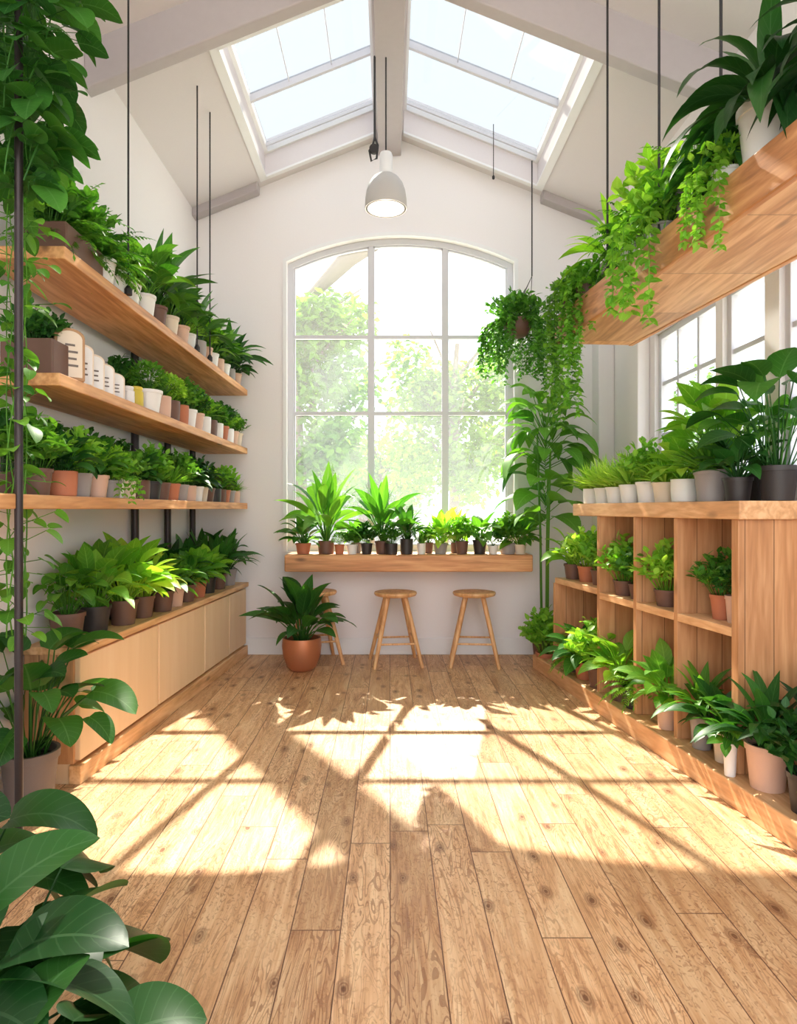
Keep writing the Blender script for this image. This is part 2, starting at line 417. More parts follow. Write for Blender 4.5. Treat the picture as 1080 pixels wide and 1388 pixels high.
def arch_window():
    fr = G()
    ys = (YB+.06, YB+.12)
    def outline(ins):
        pts = [(wx0+ins, wzb+ins)]
        for i in range(NA+1):
            x = wx0+ins+(wx1-wx0-2*ins)*i/NA; pts.append((x, arch(x, ins)))
        pts.append((wx1-ins, wzb+ins)); return pts
    def ring(o, i_, y0, y1):
        n = len(fr.v); k = len(o)
        for y in (y0, y1):
            for p in o: fr.v.append((p[0], y, p[1]))
            for p in i_: fr.v.append((p[0], y, p[1]))
        for a in range(k):
            b = (a+1) % k
            fr.f.append((n+a, n+b, n+k+b, n+k+a)); fr.f.append((n+2*k+a, n+3*k+a, n+3*k+b, n+2*k+b))
            fr.f.append((n+k+a, n+k+b, n+3*k+b, n+3*k+a)); fr.f.append((n+a, n+2*k+a, n+2*k+b, n+b))
    ring(outline(0), outline(.055), *ys)
    ring(outline(.055), outline(.07), ys[0]+.02, ys[1])
    o = fr.make('window_1', M_frame); struct(o, 'tall white arched window with nine panes', 'window')
    mu = G()
    for px in (503, 603):
        x = (px-528)/138.5
        mu.box(x-.024, x+.024, YB+.065, YB+.115, wzb+.05, arch(x, .05)); mu.box(x-.033, x+.033, YB+.08, YB+.11, wzb+.05, arch(x, .05))
    for py in (458, 561):
        z = 1.4+(690-py)/138.5
        mu.box(wx0+.05, wx1-.05, YB+.068, YB+.112, z-.017, z+.017)
    mu.make('glazing_bars', M_frame, o)
    gl = G(); out = outline(.05)
    gl.v = [(p[0], YB+.10, p[1]) for p in out]+[(p[0], YB+.104, p[1]) for p in out]; k = len(out)
    gl.f = [tuple(range(k)), tuple(reversed(range(k, 2*k)))]+[(i, (i+1) % k, k+(i+1) % k, k+i) for i in range(k)]
    gl.make('glass', M_glass, o)
    c = G()
    def ol(ins):
        pts = [(wx0+ins, wzb)]
        for i in range(NA+1):
            x = wx0+ins+(wx1-wx0-2*ins)*i/NA; pts.append((x, arch(x, ins)))
        pts.append((wx1-ins, wzb)); return pts
    a, b = ol(-.035), ol(.0); k = len(a)
    for y in (YB-.02, YB):
        c.v += [(p[0], y, p[1]) for p in a]+[(p[0], y, p[1]) for p in b]
    for i in range(k-1):
        j = i+1
        c.f += [(i, j, k+j, k+i), (2*k+i, 3*k+i, 3*k+j, 2*k+j), (k+i, k+j, 3*k+j, 3*k+i), (i, 2*k+i, 2*k+j, j)]
    struct(c.make('trim_8', M_white), 'white arched window casing', 'window trim')
arch_window()

for n, (y0, y1) in enumerate(RW):
    f = G(); x0, x1 = XR+.03, XR+.10; w = .05
    f.box(x0, x1, y0, y0+w, RZ0, RZ1).box(x0, x1, y1-w, y1, RZ0, RZ1).box(x0, x1, y0+w, y1-w, RZ0, RZ0+w).box(x0, x1, y0+w, y1-w, RZ1-w, RZ1)
    o = f.make('window_%d' % (4+n), M_frame, bevel=.004); struct(o, 'white grid-paned side window', 'window')
    b = G(); nv = max(1, round((y1-y0)/.42))
    for i in range(1, nv+1):
        y = y0+(y1-y0)*i/(nv+1)
        if (y1-y0) > .6: b.box(x0+.01, x1-.01, y-.015, y+.015, RZ0+w, RZ1-w)
    for z in (RZ0+.42, RZ0+.82): b.box(x0+.012, x1-.012, y0+w, y1-w, z-.015, z+.015)
    b.make('glazing_bars', M_frame, o)
    G().box(XR+.06, XR+.065, y0+w-.01, y1-w+.01, RZ0+w-.01, RZ1-w+.01).make('glass', M_glass, o)
    s = G().box(XR-.04, XR+.03, y0-.03, y1+.03, RZ0-.035, RZ0).make('trim_%d' % (10+n), M_white, bevel=.005)
    struct(s, 'white window sill', 'window sill')

struct(G().box(XL, 1.95, YB-.02, YB, 0, .16).make('baseboard_back', M_white, bevel=.006), 'tall white baseboard', 'baseboard')
struct(G().box(XL, XL+.02, YF, 3.36, 0, .16).make('baseboard_left', M_white, bevel=.006), 'tall white baseboard', 'baseboard')
struct(G().box(XR-.02, XR, YF, 2.25, 0, .16).make('baseboard_right', M_white, bevel=.006), 'tall white baseboard', 'baseboard')

# ------------------------------------------------------------ left shelves
SH = {'A': (2.48, 2.535, 2.86), 'B': (1.925, 1.98, 2.82), 'C': (1.40, 1.457, 2.3)}
for k, (z0, z1, yn) in SH.items():
    o = G().prism([(-1.78, yn), (-1.40 if k != 'C' else -1.39, yn), (-1.355, 6.33), (-1.78, 6.33)], z0, z1).make('wall_shelf', M_shelf, bevel=.005)
    tag(o, 'long thick oak shelf board crowded with potted plants', 'shelf', group='oak wall shelves')
for y in (2.95, 4.76, 5.46, 6.15):
    o = G().tube([(-1.825, y, .70 if y > 3.4 else 0), (-1.825, y, 2.6)], .028, 12).make('shelf_post', M_steel); shade_auto(o)
    tag(o, 'dark steel shelf support post against white wall', 'post', group='steel shelf posts')
o = G().tube([(-1.385, 2.48, 0), (-1.385, 2.48, 3.6)], .015, 12).make('shelf_post', M_steel); shade_auto(o)
tag(o, 'slim dark steel pole wrapped by climbing plants', 'post', group='steel shelf posts')
for y, x in ((3.52, -1.385), (4.78, -1.385), (5.10, -1.38)):
    g = G().tube([(x, y, 2.535), (x, y, roof(x))], .0055, 8)
    g.lathe([(.02, 0), (.02, .03), (.008, .05)], 12, (x, y, 2.535))
    o = g.make('suspension_rod', M_cable); tag(o, 'thin black rod holding the wall shelf', 'rod', group='shelf suspension rods')

def cl(y): return -1.58+(-1.372+1.58)*(y-3.38)/(6.36-3.38)
cuts = [3.38, 4.35, 5.22, 5.84, 6.36]
for i in range(4):
    a, b = cuts[i], cuts[i+1]
    e = obj('cabinet', None); e.location = ((cl(a)+cl(b))/2-.15, (a+b)/2, 0)
    tag(e, 'low pale birch cabinet with a plain door', 'cabinet', group='low birch cabinets')
    inv = Matrix.Translation(-e.location)
    def P(o):
        o.data.transform(inv); return o
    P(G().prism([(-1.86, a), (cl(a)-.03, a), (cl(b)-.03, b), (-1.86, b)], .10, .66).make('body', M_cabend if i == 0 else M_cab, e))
    P(G().prism([(-1.84, a), (cl(a)-.05, a), (cl(b)-.05, b), (-1.84, b)], 0, .10).make('base', M_cab, e))
    g = .012
    P(G().prism([(cl(a)-.03, a+g), (cl(a), a+g), (cl(b), b-g), (cl(b)-.03, b-g)], .115, .642).make('door', M_cab, e, bevel=.005))
o = G().prism([(-1.86, 3.36), (cl(3.36)+.02, 3.36), (cl(6.37)+.02, 6.37), (-1.86, 6.37)], .66, .70).make('worktop', M_cabtop, bevel=.005)
tag(o, 'long oak worktop covering the low cabinets', 'worktop')
o = G().prism([(cl(3.37)-.05, 3.37), (cl(3.37)+.012, 3.37), (cl(6.37)+.012, 6.37), (cl(6.37)-.05, 6.37)], 0, .095).make('cabinet_plinth', M_cabtop, bevel=.004)
tag(o, 'oak plinth strip along the cabinet base', 'plinth')

# ------------------------------------------------------------ counter and stools
cz = .985
o = G().box(-.955, 1.30, 6.02, 6.398, cz-.155, cz).make('window_counter', M_counter, bevel=.012)
tag(o, 'thick oak counter board mounted below the arched window', 'counter')

def stool(x, y, rot):
    e = obj('stool', None); e.location = (x, y, 0); e.rotation_euler = (0, 0, rot)
    H = .655
    s = G().lathe([(.0, H-.045), (.15, H-.045), (.185, H-.035), (.195, H-.018), (.19, H-.004), (.165, H), (0, H-.006)], 36).make('seat', M_stool, e); shade_auto(s)
    tops = []
    for i in range(4):
        a = math.pi/4+i*math.pi/2
        t = Vector((math.cos(a)*.11, math.sin(a)*.11, H-.045)); b_ = Vector((math.cos(a)*.30, math.sin(a)*.30, 0))
        l = G().tube([t, t.lerp(b_, .5), b_], [.021, .0205, .016], 12).make('leg', M_stool, e); shade_auto(l); tops.append((t, b_))
    for i in range(4):
        j = (i+1) % 4; k = .60 if i % 2 else .66
        p = tops[i][0].lerp(tops[i][1], k); q = tops[j][0].lerp(tops[j][1], k)
        l = G().tube([p, q], .009, 10).make('rung', M_stool, e); shade_auto(l)
    return e
for x, y, r in (((536-528)/150, 6.02, .12), ((643-528)/150, 6.02, -.1), (-.68, 6.10, .3)):
    tag(stool(x, y, r), 'round beech stool with splayed legs under the counter', 'stool', group='beech counter stools')

# ------------------------------------------------------------ right shelving
def FX(y): return 2.174-.1545*y
def PX(y): return 2.00-.126*y
o = G().prism([(PX(2.3), 2.3), (PX(5.86), 5.86), (2.07, 5.86), (2.07, 2.3)], 0, .12).make('shelf_platform', M_cubh, bevel=.006)
tag(o, 'low oak platform running beneath the cubby shelving', 'platform')
unit = obj('cubby_shelf', None); unit.location = (1.85, 4.2, .12)
tag(unit, 'oak cubby shelving unit with square plant compartments', 'shelving')
inv = Matrix.Translation(-unit.location)
def U(o): o.data.transform(inv); return o
BK = 2.06
YN = [3.2, 3.70, 4.136, 4.625, 5.39]
U(G().prism([(FX(3.17)-.015, 3.17), (FX(5.02)-.015, 5.02), (BK, 5.02), (BK, 3.17)], 1.35, 1.44).make('top_board', M_cubh, unit, bevel=.006))
for i, y in enumerate(YN):
    z1 = 1.35 if i < 4 else .80
    w = .05 if i == 0 else .035
    U(G().prism([(FX(y), y), (FX(y+w), y+w), (BK, y+w), (BK, y)], .12, z1).make('divider', M_cub, unit, bevel=.003))
for a, b in zip(YN[:-1], YN[1:]):
    w0 = .05 if a == 3.2 else .035
    z = .775 if a < 4.6 else .80
    U(G().prism([(FX(a+w0), a+w0), (FX(b), b), (BK-.02, b), (BK-.02, a+w0)], z, z+.045).make('shelf', M_cubh, unit, bevel=.003))
U(G().prism([(BK-.02, 3.25), (BK, 3.25), (BK, 5.39), (BK-.02, 5.39)], .12, .80).make('back_panel', M_cubback, unit))
U(G().prism([(BK-.02, 3.25), (BK, 3.25), (BK, 4.66), (BK-.02, 4.66)], .80, 1.35).make('back_panel', M_cubback, unit))

def HX(y): return 1.575-.1024*y
hs = obj('hanging_shelf', None); hs.location = (1.5, 3.1, 2.5)
tag(hs, 'suspended oak trough shelf holding ferns and trailing plants', 'shelf')
inv = Matrix.Translation(-hs.location)
def U2(o): o.data.transform(inv); return o
YE = 4.42
q = [(HX(1.8), 1.8), (HX(YE), YE), (HX(YE)+.49, YE+.04), (HX(1.8)+.49, 1.8)]
U2(G().prism(q, 2.5, 2.53).make('bottom_board', M_shelf2, hs, bevel=.003))
U2(G().prism([(HX(1.8)-.02, 1.8), (HX(YE)-.02, YE+.03), (HX(YE)+.012, YE+.03), (HX(1.8)+.012, 1.8)], 2.495, 2.68).make('front_board', M_front, hs, bevel=.006))
U2(G().prism([(HX(1.8)+.48, 1.8), (HX(YE)+.48, YE+.04), (HX(YE)+.51, YE+.04), (HX(1.8)+.51, 1.8)], 2.495, 2.68).make('back_board', M_front, hs, bevel=.004))
U2(G().prism([(HX(1.8)+.012, 1.8), (HX(YE)+.012, YE-.01), (HX(YE)+.48, YE+.02), (HX(1.8)+.48, 1.8)], 2.53, 2.66).make('plant_deck', M_shelf, hs))
for y in (3.66, 3.10, 2.62):
    x = HX(y)
    o = G().tube([(x, y, 2.67), (x, y, roof(x))], .0065, 8).make('suspension_rod', M_cable)
    tag(o, 'thin black rod suspending the oak trough shelf', 'rod', group='trough shelf suspension rods')

# ------------------------------------------------------------ pendant lamp
lamp = obj('pendant_lamp', None); lx, ly, lz = -.028, 5.0, 3.66
lamp.location = (lx, ly, lz); tag(lamp, 'off-white enamel dome pendant lamp hanging from the ridge beam', 'lamp')
s = G().lathe([(.156, .0), (.158, .015), (.156, .07), (.147, .13), (.128, .185), (.10, .225), (.068, .25), (.05, .255), (.048, .247), (.064, .242), (.094, .217), (.121, .179), (.139, .126), (.148, .07), (.150, .015), (.150, .0)], 44).make('lamp_shade', M_shade, lamp); shade_auto(s)
s = G().lathe([(.05, .25), (.05, .40), (.042, .42), (0, .42)], 24).make('lamp_socket', M_white, lamp); shade_auto(s)
s = G().tube([(0, 0, .42), (0, 0, 4.80-lz)], .006, 8).make('lamp_rod', M_cable, lamp)
s = G().tube([(-.085, 0, .53), (-.085, 0, 4.81-lz)], .008, 8).tube([(-.085, 0, .54), (-.1, 0, .48), (-.125, 0, .44), (-.11, 0, .36), (-.07, 0, .38), (-.06, 0, .48), (-.085, 0, .54)], .008, 8).tube([(-.09, -.015, .45), (-.09, .015, .45)], .035, 16).make('lamp_chain', M_cable, lamp)
mb_, nt, out = new_mat('bulb_glow'); em = N(nt, 'ShaderNodeEmission'); em.inputs[0].default_value = (1, .86, .68, 1); em.inputs[1].default_value = 2.2
nt.links.new(em.outputs[0], out.inputs[0])
s = G().lathe([(0, -.02), (.08, -.014), (.149, .002), (.149, .012), (0, .02)], 36).make('lamp_diffuser', mb_, lamp)
o = G().tube([(.93, 5.95, roof(.93)+.22), (.93, 5.95, 4.38)], .004, 6).lathe([(.0, -.03), (.012, -.02), (.012, .0), (0, .02)], 10, (.93, 5.95, 4.38)).make('skylight_cord', M_cable)
tag(o, 'thin pull cord with small knob hanging from skylight', 'cord')

# ------------------------------------------------------------ foliage generators
class F:
    def __init__(s): s.v = []; s.f = []; s.uv = []
    def leaf(s, p, d, L, W, droop=1.0, seg=5, shape='lance', fold=.2, tw=0.0, rnd=R):
        d = Vector(d).normalized(); p = Vector(p)
        side = d.cross(Vector((0, 0, 1)))
        if side.length < .15: side = Vector((math.cos(rnd.random()*6.28), math.sin(rnd.random()*6.28), 0))
        side.normalize()
        if tw: side = Matrix.Rotation(tw, 3, d) @ side
        n0 = len(s.v); st = L/seg
        for i in range(seg+1):
            t = i/seg
            if shape == 'lance': w = math.sin(math.pi*min(1, (t*.97+.03))**.8)
            elif shape == 'heart': w = 1.52*((t*.97+.03)**.32)*max(0, 1-t)**.72
            elif shape == 'point': w = 1.66*((t*.97+.03)**.38)*max(0, 1-t)**.95
            elif shape == 'strap': w = min(1, .5+3*t)*(1-t**3)
            else: w = math.sin(math.pi*(t*.94+.05))**.6
            w = max(w, 0)*W
            nrm = side.cross(d).normalized()
            up = -nrm if nrm.z < 0 else nrm
            if i == seg: w *= .1
            s.v += [p-side*w+up*fold*w, p.copy(), p+side*w+up*fold*w]
            d = (d+Vector((0, 0, -droop/seg))).normalized()
            side = (side-d*side.dot(d)).normalized()
            p = p+d*st
        for i in range(seg):
            a = n0+i*3; b = a+3; t0 = i/seg; t1 = (i+1)/seg
            s.f.append((a, a+1, b+1, b)); s.uv += [(0, t0), (.5, t0), (.5, t1), (0, t1)]
            s.f.append((a+1, a+2, b+2, b+1)); s.uv += [(.5, t0), (1, t0), (1, t1), (.5, t1)]
    def stem(s, pts, r):
        n = len(s.v); pts = [Vector(p) for p in pts]; k = 4
        for i, p in enumerate(pts):
            d = (pts[min(i+1, len(pts)-1)]-pts[max(i-1, 0)]).normalized()
            u = d.cross(Vector((.3, .9, .2))).normalized(); w = d.cross(u)
            rr = r*(1-.4*i/len(pts))
            for j in range(k):
                a = 6.283*j/k; s.v.append(p+(u*math.cos(a)+w*math.sin(a))*rr)
        for i in range(len(pts)-1):
            for j in range(k):
                j2 = (j+1) % k
                s.f.append((n+i*k+j, n+i*k+j2, n+(i+1)*k+j2, n+(i+1)*k+j)); s.uv += [(.7, .02)]*4
    def mesh(s, name, mat):
        me = bpy.data.meshes.new(name); me.from_pydata([tuple(v) for v in s.v], [], s.f)
        u = me.uv_layers.new(name='UVMap')
        u.data.foreach_set('uv', [c for p in s.uv for c in p])
        me.polygons.foreach_set('use_smooth', [True]*len(me.polygons)); me.materials.append(mat); me.update()
        return me

def sph(tilt, az): return Vector((math.sin(tilt)*math.cos(az), math.sin(tilt)*math.sin(az), math.cos(tilt)))

def g_broad(r, n=24, L=.15, W=.035, pet=.13, t0=.1, t1=1.25, droop=1.1, shape='lance', seg=6, base=.02, lt=.15):
    f = F()
    for i in range(n):
        k = (i+.5)/n; az = i*2.4+r.uniform(-.3, .3); t = t0+(t1-t0)*k+r.uniform(-.12, .12)
        pl = pet*r.uniform(.6, 1.15)*(1-.25*k)
        b = sph(1.57, az)*base*r.random(); b.z = 0
        d1 = sph(t*.7, az); e = b+d1*pl*.6; d2 = sph(t, az); e2 = e+d2*pl*.4
        f.stem([b, e, e2], .0035*(L/.15)**.5)
        l = L*r.uniform(.75, 1.15)
        f.leaf(e2, sph(t+lt, az+r.uniform(-.3, .3)), l, W*l/L*r.uniform(.85, 1.15), droop*r.uniform(.6, 1.3), seg, shape, .22, r.uniform(-.5, .5))
    return f
def g_strap(r, n=70, L=.26, W=.007, droop=2.2, t1=1.0):
    f = F()
    for i in range(n):
        k = (i+.5)/n; az = i*2.4+r.uniform(-.3, .3); t = .05+t1*k**.8
        f.leaf(sph(1.57, az)*.02*r.random(), sph(t, az), L*r.uniform(.6, 1.1), W, droop*r.uniform(.6, 1.2), 6, 'strap', .3, r.uniform(-.6, .6))
    return f
def g_bush(r, ns=34, H=.17, RR=.13, L=.035, W=.012, per=9, shape='lance'):
    f = F()
    for i in range(ns):
        az = i*2.4; k = ((i+.5)/ns)**.6
        tip = Vector((RR*k*math.cos(az), RR*k*math.sin(az), H*(1-.55*k*k)*r.uniform(.8, 1.1)))
        b = Vector((tip.x*.25, tip.y*.25, 0)); mid = b.lerp(tip, .5)+Vector((0, 0, H*.12))
        f.stem([b, mid, tip], .0016)
        for j in range(per):
            t = .25+.75*(j+1)/per
            p = b.lerp(mid, t*2) if t < .5 else mid.lerp(tip, t*2-1)
            a = r.random()*6.28; d = sph(r.uniform(.4, 1.7), a)+(tip-b).normalized()*.5
            l = L*r.uniform(.7, 1.2)
            f.leaf(p, d, l, W*l/L, r.uniform(0, .9), 3, shape, .2, r.uniform(-.7, .7))
    return f
def g_ball(r, RR=.10, n=420, L=.022, W=.009):
    f = F()
    for i in range(n):
        u = 1-1.3*(i+.5)/n; az = i*2.399; t = math.acos(max(-1, min(1, u)))
        d = sph(t, az); p = Vector((0, 0, RR*.75))+d*RR*r.uniform(.72, 1.0); p.z = max(p.z, .005)
        if i % 14 == 0: f.stem([(0, 0, 0), p], .0015)
        f.leaf(p, d+Vector((r.uniform(-.6, .6), r.uniform(-.6, .6), r.uniform(-.3, .7))), L*r.uniform(.7, 1.3), W, .4, 2, 'oval', .2, r.uniform(-.8, .8))
    return f
def g_rosette(r, n=34, L=.09, W=.016):
    f = F()
    for i in range(n):
        k = (i+.5)/n; az = i*2.4
        f.leaf((0, 0, .01), sph(.15+1.2*k, az), L*(.6+.5*k)*r.uniform(.85, 1.1), W, -.5, 4, 'oval', .5)
    return f
def g_fern(r, n=24, L=.3, t1=1.35, pin=15, pl=.05, droop=1.7):
    f = F()
    for i in range(n):
        k = (i+.5)/n; az = i*2.4+r.uniform(-.2, .2); t = .15+(t1-.15)*k
        d = sph(t, az); p = Vector((0, 0, 0)); pts = [p.copy()]; l = L*r.uniform(.7, 1.1); side = d.cross(Vector((0, 0, 1))).normalized()
        for j in range(pin):
            d = (d+Vector((0, 0, -droop*r.uniform(.8, 1.2)/pin))).normalized(); p = p+d*l/pin; pts.append(p.copy())
            tt = (j+1)/pin
            if tt < .12: continue
            q = pl*math.sin(math.pi*min(.98, tt*.85+.14))**.7
            for sg in (-1, 1):
                f.leaf(p, side*sg+d*.45+Vector((0, 0, .1)), q*r.uniform(.85, 1.15), q*.21, .5, 2, 'oval', .1, r.uniform(-.3, .3))
        f.leaf(p, d, pl*.7, pl*.12, .3, 2, 'lance'); f.stem(pts[::3]+[pts[-1]], .0022)
    return f
def g_trail(r, n=16, length=.5, az0=0, az1=6.283, L=.045, W=.016, rim=.09, top=True, shape='lance', step=.026, per=3, bush=(34, .15, .17)):
    f = F()
    if top:
        b = g_bush(r, bush[0], bush[1], bush[2], L, W, 8, shape); f.v, f.f, f.uv = b.v, b.f, b.uv
    for i in range(n):
        az = az0+(az1-az0)*(i+r.random())/n; ln = length*r.uniform(.35, 1.05)
        p = Vector((0, 0, .02)); d = sph(.9, az); pts = [p.copy()]; tot = 0; rr = rim*r.uniform(.9, 1.9)
        while tot < ln+rr:
            hor = math.hypot(p.x, p.y)
            pull = .15 if hor < rr else .75
            d = (d+Vector((r.uniform(-.14, .14), r.uniform(-.14, .14), -pull))).normalized()
            if hor < rr*.9: d = (d+sph(1.5, az)*.5).normalized()
            if hor > rr*1.25: d = Vector((d.x*.2, d.y*.2, d.z)).normalized()
            p = p+d*step; tot += step; pts.append(p.copy())
            for q in range(per):
                a = r.random()*6.28; l = L*r.uniform(.6, 1.15)
                f.leaf(p, sph(r.uniform(1.1, 2.1), a), l, W*l/L, .8, 3, shape, .15, r.uniform(-.5, .5))
        f.stem(pts[::2], .002)
    return f
def g_vinecol(r, H=1.8, L=.09, W=.034, rad=.1, n=150, bulge=None):
    f = F()
    for s_ in range(5):
        ph = s_*1.256; pts = []
        for i in range(40):
            z = H*i/39; a = ph+z*4; rr = rad*.25
            pts.append(Vector((rr*math.cos(a), rr*math.sin(a), z)))
        f.stem(pts, .004)
    for i in range(n):
        z = H*(i+r.random())/n; b = bulge(z/H) if bulge else 1
        az = r.random()*6.28; rr = rad*b*r.uniform(.1, 1)
        p0 = Vector((.02*math.cos(az), .02*math.sin(az), z)); p = Vector((rr*math.cos(az), rr*math.sin(az), z+r.uniform(-.03, .05)))
        f.stem([p0, p], .0018)
        l = L*r.uniform(.6, 1.25)
        f.leaf(p, sph(r.uniform(1.1, 2.2), az+r.uniform(-.5, .5)), l, W*l/L, .9, 7, 'heart', .18, r.uniform(-.6, .6))
    return f
def g_cane(r):
    f = F()
    for q in range(3):
        x = .03*math.cos(q*2.1); y = .03*math.sin(q*2.1); h = (1.9, 1.72, 1.5)[q]
        f.stem([(x, y, 0), (x*1.4, y*1.4, h*.5), (x*2.4, y*2.4, h)], .012)
    def tier(z0, z1, n, pet, L, W, t_lo, t_hi, droop):
        for i in range(n):
            k = (i+.5)/n; z = z0+(z1-z0)*k; az = i*2.4+r.uniform(-.3, .3); t = t_hi+(t_lo-t_hi)*k
            b = Vector((0, 0, z)); e = b+sph(t*.8, az)*pet*r.uniform(.5, 1.1)
            f.stem([b, e], .004); l = L*r.uniform(.75, 1.15)
            f.leaf(e, sph(t, az+r.uniform(-.2, .2)), l, W*l/L, droop*r.uniform(.8, 1.2), 9, 'lance', .2, r.uniform(-.5, .5))
    tier(1.52, 1.92, 52, .30, .34, .074, .3, 1.5, 2.1)
    tier(1.02, 1.40, 16, .20, .36, .105, .9, 1.3, 1.5)
    return f

GEN = {
 'herb': lambda r: g_bush(r),
 'herb2': lambda r: g_bush(r, 40, .14, .13, .028, .011, 10, 'oval'),
 'ball': lambda r: g_ball(r),
 'rosette': lambda r: g_rosette(r),
 'shrub': lambda r: g_bush(r, 36, .26, .17, .055, .019, 10),
 'leafy': lambda r: g_broad(r, 34, .13, .032, .12),
 'round': lambda r: g_broad(r, 38, .085, .036, .1, shape='heart', t1=1.3),
 'hosta': lambda r: g_broad(r, 46, .15, .042, .17, .05, 1.15, 1.1, 'lance', 6, .05),
 'lily': lambda r: g_broad(r, 34, .24, .032, .15, .05, 1.0, 1.3, 'lance', 7),
 'droopy': lambda r: g_broad(r, 44, .32, .040, .10, .1, 1.5, 2.3, 'lance', 9, .05),
 'palm': lambda r: g_broad(r, 24, .34, .046, .2, .02, .95, 1.0, 'lance', 8),
 'paddle': lambda r: g_broad(r, 36, .26, .055, .24, .05, 1.1, 1.2, 'lance', 8, .05),
 'heart': lambda r: g_broad(r, 28, .24, .118, .40, .05, 1.3, 1.1, 'heart', 16, .10, .7),
 'bigoval': lambda r: g_broad(r, 40, .19, .088, .44, .03, 1.2, 1.0, 'heart', 12, .06, .6),
 'stemmy': lambda r: g_broad(r, 26, .20, .062, .42, .02, .85, 1.2, 'lance', 8, .05, .6),
 'grass': lambda r: g_strap(r, 110, .26, .007),
 'spider': lambda r: g_strap(r, 70, .34, .012, 2.4, 1.2),
 'tuft': lambda r: g_strap(r, 210, .20, .0055, .7, 1.0),
 'fern': lambda r: g_fern(r, 34),
 'bigfern': lambda r: g_fern(r, 38, .38, 1.5, 20, .062, 1.9),
 'trail': lambda r: g_trail(r, 11, .86, math.pi*.5, math.pi*1.5, .044, .017, .085, bush=(36, .17, .16), per=3),
 'trailshort': lambda r: g_trail(r, 8, .42, math.pi*.65, math.pi*1.35),
 'trailR': lambda r: g_trail(r, 9, .16, -.9, .9, .03, .012, .07),
 'trailall': lambda r: g_trail(r, 56, .42, -1.3, math.pi+1.3, .048, .014, .125, bush=(90, .24, .25)),
 'aloe': lambda r: g_strap(r, 18, .14, .012, .3, .8),
 'cane': lambda r: g_cane(r),
}
NICE = {'herb': ('potted_herb', 'bushy'), 'herb2': ('potted_herb', 'fine bushy'), 'shrub': ('potted_shrub', 'leafy'), 'leafy': ('potted_houseplant', 'broad leaved'), 'ball': ('potted_cushion_plant', 'compact round'), 'rosette': ('potted_succulent', 'rosette'),
 'round': ('potted_houseplant', 'round leaved'), 'hosta': ('potted_houseplant', 'lush leaved'), 'lily': ('potted_peace_lily', 'arching'), 'palm': ('potted_palm', 'upright'), 'droopy': ('potted_houseplant', 'drooping leaved'), 'bigoval': ('potted_houseplant', 'broad oval'), 'stemmy': ('potted_houseplant', 'tall stemmed'),
 'paddle': ('potted_houseplant', 'large leaved'), 'heart': ('potted_philodendron', 'heart leaved'), 'grass': ('potted_grass', 'grassy'), 'spider': ('potted_spider_plant', 'arching'),
 'tuft': ('potted_grass', 'tufted'), 'fern': ('potted_fern', 'feathery'), 'bigfern': ('potted_fern', 'large feathery'), 'trail': ('trailing_plant', 'long trailing'),
 'trailshort': ('trailing_plant', 'short trailing'), 'trailR': ('trailing_plant', 'small trailing'), 'trailall': ('hanging_plant', 'cascading'), 'aloe': ('potted_aloe', 'spiky'), 'cane': ('potted_dracaena', 'tall drooping')}
_fc = {}
def hash_(s): return sum(ord(c)*(i+3) for i, c in enumerate(s))
def fol(kind, mat, var):
    k = (kind, mat, var)
    if k not in _fc: _fc[k] = GEN[kind](random.Random(hash_(kind)+var)).mesh('foliage_'+kind, LM[mat])
    return _fc[k]
def fit_room(f, M, zmax=None):
    """keep foliage inside the room: leaves press against the wall instead of passing it"""
    me = f.data; xs = [M @ v.co for v in me.vertices]
    lo, hi, yb = XL+.015, XR-.015, YB-.015
    if min(p.x for p in xs) >= lo and max(p.x for p in xs) <= hi and max(p.y for p in xs) <= yb and (zmax is None or max(p.z for p in xs) <= zmax): return
    me = me.copy(); inv = M.inverted(); q = .12
    def soft(d): return q*(1-math.exp(-d/q))
    for v, p in zip(me.vertices, xs):
        c = p.copy()
        if c.x < lo+q: c.x = lo+q-soft(lo+q-c.x)
        if c.x > hi-q: c.x = hi-q+soft(c.x-hi+q)
        if c.y > yb-q: c.y = yb-q+soft(c.y-yb+q)
        if zmax and c.z > zmax-q: c.z = zmax-q+soft(c.z-zmax+q)
        v.co = inv @ c
    f.data = me
POTS = {
 'taper': [(.74, 0), (.78, .01), (.97, .86), (1.04, .86), (1.05, 1), (.93, 1), (.90, .82)],
 'cyl': [(.88, 0), (.93, .03), (.98, .5), (1.0, 1), (.92, 1), (.90, .82)],
 'bowl': [(.55, 0), (.78, .12), (.98, .45), (1.04, .75), (1.0, 1), (.92, 1), (.92, .82)],
}
_pc = {}
def potmesh(shape, mat):
    k = (shape, mat)
    if k not in _pc:
        g = G().lathe(POTS[shape], 26)
        me = mesh('pot', g.v, g.f, PM[mat]); _pc[k] = me
        bm = bmesh.new(); bm.from_mesh(me)
        for f in bm.faces: f.smooth = True
        for e in bm.edges:
            if len(e.link_faces) == 2 and e.calc_face_angle(0) > .7: e.smooth = False
        bmesh.ops.recalc_face_normals(bm, faces=bm.faces)
        bm.to_mesh(me); bm.free()
    return _pc[k]
_g = G().lathe([(0, 0), (.5, .03), (.91, 0)], 24); SOIL = mesh('soil', _g.v, _g.f, M_soil, True)

